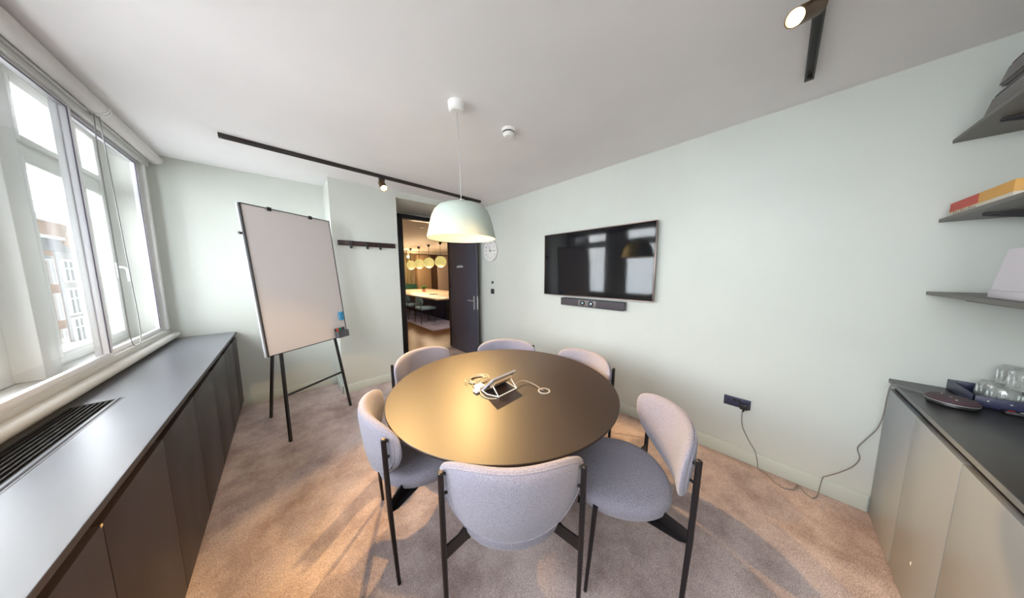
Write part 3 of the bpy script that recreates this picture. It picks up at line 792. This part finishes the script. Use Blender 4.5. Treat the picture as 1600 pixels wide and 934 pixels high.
link('panel_body', MB().hexa(cbox(0, PW, 0, PH, -.012, 0)), mat('silver_casing', (.42, .42, .45), .35, metal=.3), cp)
link('panel_screen', MB().hexa(cbox(.006, PW - .006, .006, PH - .006, 0, .0015)), mat('switched_off_screen', (0, 0, 0)), cp)
link('back_plate', MB().hexa(cbox(.025, PW - .025, .055, PH - .03, -.030, -.012)), mat('tan_plate', (.42, .30, .20), .4), cp)
w1 = MB()
q0, q1 = CP(.02, PH * .62, -.030), CP(PW - .02, PH * .62, -.030)
f0 = Vector((.916, 1.105, TZ + .0045)); f1 = Vector((1.077, 1.113, TZ + .0045))
w1.tube([q0, f0, f1, q1], .004, 8)
w1.tube([f0, Vector((.886, 1.18, TZ + .004)), O + Vector((0, 0, .0))], .003, 8)
w1.tube([f1, Vector((1.085, 1.18, TZ + .004)), O + e1 * PW], .003, 8)
link('wire_stand', w1, m_plast, cp)
dg_ = thing('cable_adapter', 'white cable with a small white adapter coiled beside the touch panel', 'cable', (.90, 1.30, TZ))
coil = []
for k in range(0, 70):
    a = k * .32; r = .062 + .012 * math.sin(k * .21)
    coil.append((.965 + r * 1.1 * math.cos(a) + .012 * math.sin(k * .07), 1.395 + r * .9 * math.sin(a), TZ + .004 + .004 * (1 + math.sin(k * .5)) + k * .0001))
link('cord', MB().tube([(.865, 1.27, TZ + .012), (.885, 1.33, TZ + .006), (.90, 1.37, TZ + .004)] + coil, .0026, 6), mat('tan_white_cord', (.50, .42, .30), .5), dg_)
link('adapter_body', MB().box((.842, 1.235, TZ + .001), (.878, 1.275, TZ + .020), .005).box((.878, 1.262, TZ + .001), (.935, 1.315, TZ + .022), .006), m_plast, dg_)
c2 = tag(link('data_cable', MB().tube(smooth_path([(1.09, 1.13, TZ + .02), (1.12, 1.14, TZ + .022), (1.165, 1.135, TZ + .02), (1.19, 1.10, TZ + .012), (1.19, 1.03, TZ + .008), (1.172, .990, TZ + .009), (1.180, .970, TZ + .0055)], 6), .0034, 8), mat('grey_data_cable', (.28, .24, .21), .5)), 'grey cable running from the touch panel into the table cable port', 'cable')
c3 = tag(link('looped_cable', MB().tube(smooth_path([(.872, 1.235, TZ + .008), (.852, 1.19, TZ + .004), (.862, 1.13, TZ + .004), (.895, 1.098, TZ + .004)], 6), .0028, 8), MATS['tan_white_cord']), 'short thin cable curling in front of the touch panel', 'cable')

# ================================================================== CABINET TOP: TRAY, GLASSES, PUCK
m_tray = mat('navy_tray', (.025, .026, .07), .4)
ty = thing('serving_tray', 'navy rectangular tray on the black worktop holding upturned glasses', 'tray', (2.4, -.79, KT))
x0, x1, y0, y1, zz = 2.322, XR - .010, YN + .012, -.672, KT + .001
tr1 = MB().box((x0, y0, zz), (x1, y1, zz + .004)).box((x0, y0, zz), (x0 + .006, y1, zz + .052), .001).box((x1 - .006, y0, zz), (x1, y1, zz + .052), .001).box((x0, y0, zz), (x1, y0 + .006, zz + .052), .001).box((x0, y1 - .006, zz), (x1, y1, zz + .052), .001)
link('tray_body', tr1, m_tray, ty)
rv = MB()
for k in range(4): rv.sphere((x0 - .0005, y1 - .035 - k * .05, zz + .034), .004, 10)
link('rivets', rv, m_brush, ty)
m_gl = glass_mat('tumbler_glass', (.93, .95, .94), .25, .05)
_t = m_gl.node_tree; _o = _t.nodes['Material Output']; _m0 = _o.inputs[0].links[0].from_node
_d = _t.nodes.new('ShaderNodeBsdfDiffuse'); _d.inputs[0].default_value = (.9, .92, .9, 1)
_m1 = _t.nodes.new('ShaderNodeMixShader'); _m1.inputs[0].default_value = .17
_t.links.new(_m0.outputs[0], _m1.inputs[1]); _t.links.new(_d.outputs[0], _m1.inputs[2]); _t.links.new(_m1.outputs[0], _o.inputs[0])
def tumbler(x, y, z, tx, first=[None]):
    if first[0] is None:
        g = MB().lathe([(.038, 0), (.041, 0), (.041, .012), (.0385, .03), (.0375, .055), (.034, .078), (.030, .084), (0, .084), (0, .074), (.028, .072), (.034, .05), (.036, .02), (.038, 0)], (0, 0, 0), 28, cap=False)
        for k in range(14):
            a = 2 * math.pi * k / 14
            g.tube([(.0405 * math.cos(a), .0405 * math.sin(a), .014), (.0375 * math.cos(a + .2), .0375 * math.sin(a + .2), .062)], .0028, 5)
            g.tube([(.0405 * math.cos(a), .0405 * math.sin(a), .014), (.0375 * math.cos(a - .2), .0375 * math.sin(a - .2), .062)], .0028, 5)
        o = link('glass_tumbler', g, m_gl, None, origin=(0, 0, 0)); first[0] = o
    else:
        o = first[0].copy(); COL.objects.link(o)
    o.location = (x, y, z)
    return tag(o, tx, 'glass', 'cut glass tumblers on the tray')
for x, y, k, tx in ((2.497, -.765, 0, 'upturned cut glass in the front corner of the tray, next to the right-hand wall'),
                    (2.410, -.765, 0, 'upturned cut glass at the front left of the tray, nearest the speaker puck'),
                    (2.497, -.852, 0, 'upturned cut glass at the back of the tray, bottom layer, next to the wall'),
                    (2.410, -.852, 0, 'upturned cut glass at the back left of the tray, bottom layer'),
                    (2.500, -.806, 1, 'upturned cut glass of the upper layer, nearest the right-hand wall'),
                    (2.413, -.806, 1, 'upturned cut glass of the upper layer, further from the right-hand wall')):
    tumbler(x, y, zz + .0055 + k * .0845, tx)
pk = thing('speaker_puck', 'round plum-coloured conference speaker lying in front of the tray', 'speaker', (2.26, -.61, KT))
pcx, pcy = 2.272, -.612
link('puck_base', MB().lathe([(0, 0), (.058, 0), (.066, .006), (.064, .014), (0, .014)], (pcx, pcy, KT), 48, cap=False), m_black, pk)
link('puck_band', MB().lathe([(.060, .014), (.0665, .016), (.0665, .019), (.060, .021)], (pcx, pcy, KT), 48, cap=False), m_brush, pk)
link('puck_top', MB().lathe([(0, .021), (.066, .021), (.0675, .026), (.060, .034), (.03, .037), (0, .037)], (pcx, pcy, KT), 48, cap=False), mat('plum_cloth', (.085, .045, .055), .6), pk)
for k, (dx, dy) in enumerate(((.032, .018), (-.005, .005), (-.042, .0))): link('indicator_light', MB().sphere((pcx + dx, pcy + dy, KT + .0365), .0035, 10, (1, 1, .4)), m_plast, pk)
rm = tag(link('remote_strip', MB().box((2.284, -.895, KT + .0005), (2.316, -.735, KT + .014), .003), m_black), 'slim black remote lying along the end of the tray', 'remote')
link('status_dot', MB().sphere((2.300, -.752, KT + .0142), .006, 10, (1, 1.6, .25)), mat('red_button', (.6, .04, .03), .4), rm, label='red button')
bt = MB()
for k in range(5): bt.sphere((2.300, -.775 - k * .024, KT + .0142), .004, 10, (1, 1.4, .3))
link('buttons', bt, m_plast, rm)

# ================================================================== THINGS ON SHELVES
def felt_box(x0, x1, y0, y1, z0, z1, tx):
    d = .014
    b = thing('felt_box', tx, 'storage box', ((x0 + x1) / 2, (y0 + y1) / 2, z0), 'felt boxes on the top shelf')
    P = [(x0, y0), (x1, y0), (x1, y1), (x0, y1)]; Q = [(x0 + d, y0 + d), (x1 - d, y0 + d), (x1 - d, y1 - d), (x0 + d, y1 - d)]
    Q2 = list(Q)
    body = MB().hexa([(x, y, z0) for x, y in P] + [(x, y, z1 - .02) for x, y in Q2]); bmesh.ops.bevel(body.bm, geom=body.bm.edges[:], offset=.008, segments=3, affect='EDGES')
    link('box_body', body, m_felt, b)
    Q = [(x0 + d + .012, y0 + d + .012), (x1 - d - .012, y0 + d + .012), (x1 - d - .012, y1 - d - .012), (x0 + d + .012, y1 - d - .012)]
    lid = MB().hexa([(x, y, z1 - .022) for x, y in Q2] + [(x, y, z1) for x, y in Q]); bmesh.ops.bevel(lid.bm, geom=lid.bm.edges[:], offset=.004, segments=2, affect='EDGES')
    link('box_lid', lid, m_felt, b)
felt_box(1.85, 2.385, -.90, -.585, 2.174, 2.285, 'lower grey felt box on the topmost wall shelf')
felt_box(1.88, 2.325, -.895, -.592, 2.2855, 2.385, 'upper grey felt box stacked on the other, near the ceiling')
gb = thing('board_game', 'red yellow and white board game box on the middle shelf', 'board game', (2.3, -.72, 1.778))
GX0, GX1, GY0, GY1, GZ = 2.03, 2.525, -.87, -.585, 1.7785
link('box_base', MB().box((GX0, GY0, GZ), (GX1, GY1, GZ + .022), .001), mat('cream_card', (.72, .66, .55), .6), gb)
link('box_lid', MB().box((GX0 - .001, GY0 - .001, GZ + .020), (GX1 + .001, GY1 + .001, GZ + .065), .001), mat('yellow_card', (.70, .36, .07), .5), gb)
link('red_panel', MB().box((2.27, GY1 + .001, GZ + .0225), (GX1 + .0015, GY1 + .002, GZ + .064)).box((GX1 + .001, GY0, GZ + .0225), (GX1 + .002, GY1 + .0015, GZ + .064)), mat('red_card', (.55, .05, .025), .5), gb, label='red printed panel')
pr = MB()
for k in range(9):
    pr.box((2.285 + k * .024, GY1 + .0001, GZ + .006), (2.299 + k * .024, GY1 + .0006, GZ + .014 + .003 * (k % 3)))
link('print_marks', pr, mat('print_grey', (.42, .33, .26), .6), gb)
wp = thing('white_box', 'pale lilac-white folder box standing on the lowest shelf', 'box', (1.98, -.74, 1.392))
lm = mat('lilac_white_card', (.72, .68, .74), .6)
link('box_tray', MB().box((1.80, -.89, 1.3925), (2.135, -.605, 1.425), .002), lm, wp)
link('raised_flap', MB().hexa([(1.78, -.613, 1.4255), (2.118, -.613, 1.4255), (2.118, -.605, 1.4255), (1.78, -.605, 1.4255),
                               (1.78, -.613, 1.585), (2.055, -.613, 1.585), (2.055, -.605, 1.585), (1.78, -.605, 1.585)]), lm, wp)

# ================================================================== ROOM BEYOND THE DOOR
def planks(name, c1, c2):
    m = bpy.data.materials.new(name); m.use_nodes = True; t = m.node_tree; b = t.nodes['Principled BSDF']; b.inputs['Roughness'].default_value = .35
    tcn = t.nodes.new('ShaderNodeTexCoord'); br = t.nodes.new('ShaderNodeTexBrick')
    br.inputs['Scale'].default_value = 1; br.inputs['Brick Width'].default_value = .9; br.inputs['Row Height'].default_value = .12; br.inputs['Mortar Size'].default_value = .003
    br.inputs['Color1'].default_value = (*c1, 1); br.inputs['Color2'].default_value = (*c2, 1); br.inputs['Mortar'].default_value = (.05, .03, .02, 1)
    t.links.new(tcn.outputs['Object'], br.inputs['Vector']); t.links.new(br.outputs['Color'], b.inputs['Base Color']); return m
FX0, FX1, FY1 = .6, 9.0, 13.0
struct('floor_far_room', MB().box((FX0, 4.47, -.12), (FX1, FY1, -.002)), planks('oak_boards', (.20, .10, .05), (.15, .075, .036)))
struct('ceiling_far_room', MB().box((FX0, 4.50, H), (FX1, FY1, H + .15)), mat('far_ceiling', (.74, .68, .62), .8))
struct('wall_far', MB().box((FX0, FY1, 0), (FX1, FY1 + .15, H)), mat('far_wall_tan', (.36, .27, .19), .7))
struct('wall_far_left', MB().box((FX0 - .15, 4.5, 0), (FX0, FY1, H)), mat('far_wall_grey', (.5, .46, .40), .7))
struct('wall_far_right', MB().box((FX1, 4.5, 0), (FX1 + .15, FY1, H)), MATS['far_wall_grey'])
struct('wall_far_near', MB().box((XR + .15, 4.42, 0), (FX1, 4.5, H)), MATS['far_wall_grey'])
struct('trim_far_beam', MB().box((FX0, 12.2, 2.47), (FX1, 12.45, H)), MATS['far_wall_grey'])
rg = tag(link('area_rug', MB().box((2.77, 5.99, -.002), (6.2, 12.0, .008), .003), mat('lavender_rug', (.30, .33, .62), .95, noise=(1.6, (.46, .50, .82), 6, .4, .6))), 'lavender grey rug under the long table in the far room', 'rug')
lt = thing('long_table', 'long pale wooden table in the room beyond the door', 'table', (4.2, 9.2, 0))
tp = MB().box((3.25, 6.72, .70), (5.25, 11.9, .74), .006)
link('tabletop', tp, mat('pale_oak_top', (.66, .52, .36), .4, noise=(8, (.72, .58, .42), 4, .4, .6)), lt)
m_navy = mat('navy_panel', (.035, .035, .075), .5)
link('table_base', MB().box((3.75, 7.2, .008), (4.75, 11.4, .70), .004), m_navy, lt)
link('end_panel', MB().box((3.72, 6.98, .008), (4.78, 7.06, .70), .004), m_black, lt)
m_blue = fabric('blue_wool', (.24, .48, .78), (.40, .68, .95), 120)
def far_chair():
    r = thing('blue_chair', 'x', 'chair', (0, 0, 0), 'blue chairs along the long table')
    r['_o'] = (0., 0., 0.)
    b, s_ = pad(.24, .665, .15, .14, .05, .07, -.20, 8, 32)
    link('backrest', b, m_blue, r)
    link('seat', MB().box((-.24, -.20, .41), (.24, .28, .485), .035), m_blue, r)
    for sx in (-1, 1):
        link('leg', MB().tube([(sx * .23, -.20, .0), (sx * .23, -.20, .66)], .011, 8), m_black, r)
        link('leg', MB().tube([(sx * .22, .22, .0), (sx * .22, .22, .42)], .011, 8), m_black, r)
    return r
fc0 = far_chair()
for i, (x, y, a, tx) in enumerate([(3.08, 7.20, -90, 'nearest blue chair at the side of the long table in the far room'),
                                   (3.08, 8.20, -90, 'second blue chair along the side of the long table in the far room'),
                                   (3.08, 9.20, -90, 'third blue chair along the side of the long table, half behind the frame'),
                                   (3.98, 6.62, 0, 'blue chair at the head of the long table, beside the open navy door')]):
    o = fc0 if i == 0 else copy_tree(fc0)
    o.location = (x, y, .008); o.rotation_euler = (0, 0, math.radians(a)); o['label'] = tx
m_globe = mat('globe_opal', (.12, .10, .05), .5, emit=(1, .82, .27), estr=.22, noise=None)
nth = ['nearest', 'second', 'third', 'farthest']
for i, (x, y, z) in enumerate([(4.20, 8.241, 1.905), (4.225, 9.25, 1.90), (4.235, 10.2, 1.885), (4.275, 11.2, 1.86)]):
    g = thing('globe_pendant', '%s glowing globe lamp of the row above the long table' % nth[i], 'pendant lamp', (x, y, z), 'globe lamps in the far room')
    link('glass_globe', MB().sphere((x, y, z), .20, 32), m_globe, g)
    link('cord', MB().tube([(x, y, z + .20), (x, y, H - .04)], .006, 6), m_black, g)
    link('ceiling_cup', MB().lathe([(0, -.09), (.03, -.09), (.06, 0), (0, 0)], (x, y, H), 20, cap=False), m_black, g)
    li = bpy.data.lights.new('globe_light', 'POINT'); li.energy = 15; li.color = (1, .76, .50); li.shadow_soft_size = .2
    lo = bpy.data.objects.new('globe_light', li); COL.objects.link(lo); lo.parent = g; lo.location = (0, 0, -.24)
# drapes, bench, doors, plant
def drape(x0, x1, y, col, tx, nm):
    n = int((x1 - x0) / .035); t = MB(); b = t.bm; A = []; B = []
    for k in range(n + 1):
        x = x0 + (x1 - x0) * k / n; yy = y + .035 * math.sin(k * 1.1)
        A.append(b.verts.new((x, yy, .0))); B.append(b.verts.new((x, yy, 2.46)))
    for k in range(n): b.faces.new((A[k], A[k + 1], B[k + 1], B[k]))
    bmesh.ops.solidify(b, geom=b.faces[:], thickness=.01)
    return tag(link('curtain', t, mat(nm, col, .8)), tx, 'curtain')
drape(4.30, 5.00, 12.88, (.48, .42, .27), 'olive beige curtain hanging behind the green bench', 'olive_curtain')
def slab(name, a, b, m, tx, cat): return tag(link(name, MB().box(a, b, .004), m), tx, cat)
slab('tall_cupboard', (5.12, 12.60, 0), (5.85, 12.98, 2.44), mat('tan_panel', (.40, .28, .17), .6), 'tan floor-to-ceiling cupboard behind the globe lamps', 'cupboard')
slab('dark_cupboard', (5.86, 12.70, 0), (6.25, 12.98, 2.44), mat('dark_walnut', (.10, .055, .035), .5), 'dark brown cupboard between the tan and the pale one', 'cupboard')
slab('pale_cupboard', (6.26, 12.60, 0), (6.98, 12.98, 2.44), mat('pale_pink_panel', (.58, .47, .42), .6), 'pale pinkish cupboard right of the dark brown one', 'cupboard')
bnh = thing('green_bench', 'dark green bench below the olive curtain in the far room', 'bench', (4.6, 12.5, 0))
link('bench_back', MB().box((3.9, 12.62, .0), (5.05, 12.78, .95), .02), mat('green_velvet', (.02, .10, .07), .7), bnh)
link('bench_seat', MB().box((3.9, 12.2, .0), (5.05, 12.62, .45), .02), MATS['green_velvet'], bnh)
pt = thing('potted_plant', 'small leafy plant in a pink pot on the long table', 'plant', (4.25, 9.9, .74))
link('pot', MB().lathe([(0, 0), (.05, 0), (.075, .11), (.065, .11), (.05, .03), (0, .03)], (4.25, 9.9, .74), 24, cap=False), mat('pink_pot', (.6, .22, .18), .5), pt)
lv = MB()
for k in range(26):
    a = k * 2.4; L = .16 + .12 * random.random(); el = .5 + .8 * random.random()
    d = Vector((math.cos(a) * math.cos(el), math.sin(a) * math.cos(el), math.sin(el)))
    o_ = Vector((4.25, 9.9, .84)); sd = d.cross(Vector((0, 0, 1))).normalized() * .028
    v = [lv.bm.verts.new(p) for p in (o_, o_ + d * L * .5 + sd, o_ + d * L - Vector((0, 0, .03)), o_ + d * L * .5 - sd)]
    lv.bm.faces.new(v)
bmesh.ops.solidify(lv.bm, geom=lv.bm.faces[:], thickness=.002)
link('foliage', lv, mat('leaf_green', (.12, .28, .06), .5), pt)
for i, (x, y) in enumerate(((3.95, 8.4), (4.45, 7.9))):
    tag(link('table_mat', MB().lathe([(0, .7405), (.16, .7405), (.16, .748), (0, .748)], (x, y, 0), 24, cap=False), m_black), ('dark round mat on the long table left of the other' if i == 0 else 'dark round mat on the long table nearest the open door'), 'mat')
dl = tag(link('ceiling_downlight', MB().lathe([(0, -.012), (.05, -.012), (.055, 0), (0, 0)], (2.55, 5.9, H), 20, cap=False), m_black), 'small dark ceiling fitting just beyond the door head', 'ceiling fitting')
fw = thing('wall_lamp', 'glowing ceiling spotlight behind the globe lamps', 'spotlight', (4.45, 12.0, 2.28))
link('lamp_head', MB().tube([(4.45, 12.0, 2.60), (4.45, 12.0, 2.30)], .04, 16), m_brush, fw)
link('lens', MB().sphere((4.45, 12.0, 2.28), .055, 16), m_lens, fw)
li = bpy.data.lights.new('far_spot', 'POINT'); li.energy = 13; li.color = (1, .65, .32); li.shadow_soft_size = .06
lo = bpy.data.objects.new('far_spot', li); COL.objects.link(lo); lo.parent = fw; lo.location = (0, -.1, -.10)
# added downlights, out of view behind pier and door leaf, lighting the far floor
for i, (x, y) in enumerate(((1.15, 5.4), (3.75, 5.5))):
    d_ = thing('fill_downlight', 'added, unseen downlight of the far room, %s the doorway' % ('left of' if i == 0 else 'right of'), 'fill_downlight', (x, y, H))
    link('trim_ring', MB().lathe([(.045, -.004), (.06, -.004), (.06, 0), (.045, 0), (.045, -.004)], (x, y, H), 24, cap=False), m_plast, d_)
    link('lens', MB().lathe([(0, -.003), (.045, -.003), (.045, -.001), (0, -.001)], (x, y, H), 24, cap=False), m_lens, d_)
    li = bpy.data.lights.new('fill_downlight_lamp', 'SPOT'); li.energy = 22; li.color = (1, .68, .38); li.spot_size = 1.9; li.spot_blend = .6; li.shadow_soft_size = .04
    lo = bpy.data.objects.new('fill_downlight_lamp', li); COL.objects.link(lo); lo.parent = d_; lo.location = (0, 0, -.02)

# ================================================================== STREET OUTSIDE
m_brick = mat('orange_brick', (.36, .20, .12), .9, noise=(6, (.42, .25, .16), 5, .35, .65))
m_stone = mat('grey_stone', (.28, .265, .25), .9, noise=(3, (.34, .32, .30), 4, .4, .6))
m_slate = mat('slate_roof', (.10, .10, .11), .8)
m_ww = mat('white_window_paint', (.75, .75, .75), .6)
m_dg = mat('dark_window', (.03, .035, .04), .3)
struct('ground_street', MB().box((-60, -30, -12.2), (-1.4, 90, -12)), mat('pale_paving', (.62, .61, .60), .9))
def facade_window(b, X, y, z, w_, h_):
    f = MB()
    f.box((X, y - w_ / 2 - .12, z - .12), (X + .12, y + w_ / 2 + .12, z)).box((X, y - w_ / 2 - .12, z + h_), (X + .12, y + w_ / 2 + .12, z + h_ + .15))
    f.box((X, y - w_ / 2 - .12, z), (X + .12, y - w_ / 2, z + h_)).box((X, y + w_ / 2, z), (X + .12, y + w_ / 2 + .12, z + h_))
    f.box((X, y - .07, z), (X + .1, y + .07, z + h_)).box((X, y - w_ / 2, z + h_ * .6), (X + .1, y + w_ / 2, z + h_ * .6 + .10))
    o = link('window', f, m_ww, b)
    link('pane', MB().box((X + .01, y - w_ / 2, z), (X + .03, y + w_ / 2, z + h_)), m_dg, o)
BX = -12.0
hb = thing('brick_building', 'orange brick building with a grey stone bay and white windows across the street', 'building', (-16, 44, -12))
link('wall', MB().box((-20, 34.78, -12), (BX, 35.9, 3.2)).box((-20, 38.05, -12), (BX, 60, 3.9)).box((-20, 34.9, 3.2), (BX - .45, 60, 5.4)), m_brick, hb)
link('stone_bay', MB().box((-20, 35.9, -12), (BX + .06, 38.05, 3.2)), m_stone, hb)
link('roof_slope', MB().hexa([(-13, 34.78, 3.2), (BX + .12, 34.78, 3.2), (BX + .12, 38.05, 3.2), (-13, 38.05, 3.2), (-13, 34.78, 4.15), (BX - .44, 34.78, 4.15), (BX - .44, 38.05, 4.15), (-13, 38.05, 4.15)]), m_slate, hb)
link('cornice', MB().box((-20, 34.8, 5.4), (BX - .2, 60, 5.8)).box((-20, 34.85, 4.15), (BX - .38, 60, 4.40)), m_ww, hb)
for z, h_ in ((2.75, .32), (.30, .22), (-2.6, .22)): link('stone_band', MB().box((BX, 38.06, z), (BX + .08, 60, z + h_)), m_ww, hb)
for k in range(4):
    y = 40.2 + k * 4.5
    link('gable', MB().prism([(y - 1.6, 3.9), (y + 1.6, 3.9), (y, 6.2)], BX - .5, BX + .02, Matrix(((0, 0, 1, 0), (1, 0, 0, 0), (0, 1, 0, 0), (0, 0, 0, 1)))), m_brick, hb)
    link('gable_coping', MB().tube([(BX, y - 1.7, 3.8), (BX, y, 6.3), (BX, y + 1.7, 3.8)], .16, 6), m_ww, hb)
    for z in (1.0, -1.6, -4.4): facade_window(hb, BX, y + .4, z, 1.2, 1.5)
for z, h_ in ((1.02, 1.45), (-1.48, 1.8), (-3.65, 1.7), (-6.0, 1.7)): facade_window(hb, BX + .06, 36.97, z, 1.2, h_)
for z in (.9, -1.7, -4.3): facade_window(hb, BX, 35.2, z, .28, 1.7)
gb_ = thing('grey_house', 'nearer grey house across the street, left of the brick building', 'building', (-15, 26, -12))
link('wall', MB().box((-20, 14, -12), (BX + .1, 34.6, 2.6)), m_stone, gb_)
link('cornice', MB().box((BX + .1, 14, 2.45), (BX + .3, 34.7, 2.6)), m_ww, gb_)
link('roof', MB().hexa([(-20, 14, 2.6), (BX + .4, 14, 2.6), (BX + .4, 34.7, 2.6), (-20, 34.7, 2.6), (-18, 14, 5.6), (-14.5, 14, 5.6), (-14.5, 32.5, 5.6), (-18, 32.5, 5.6)]), m_slate, gb_)
for k in range(6):
    for z in (.3, -2.6, -5.6): facade_window(gb_, BX + .1, 16.5 + k * 3.3, z, 1.1, 1.7)

# drop helper properties
for o in bpy.data.objects:
    if '_o' in o: del o['_o']
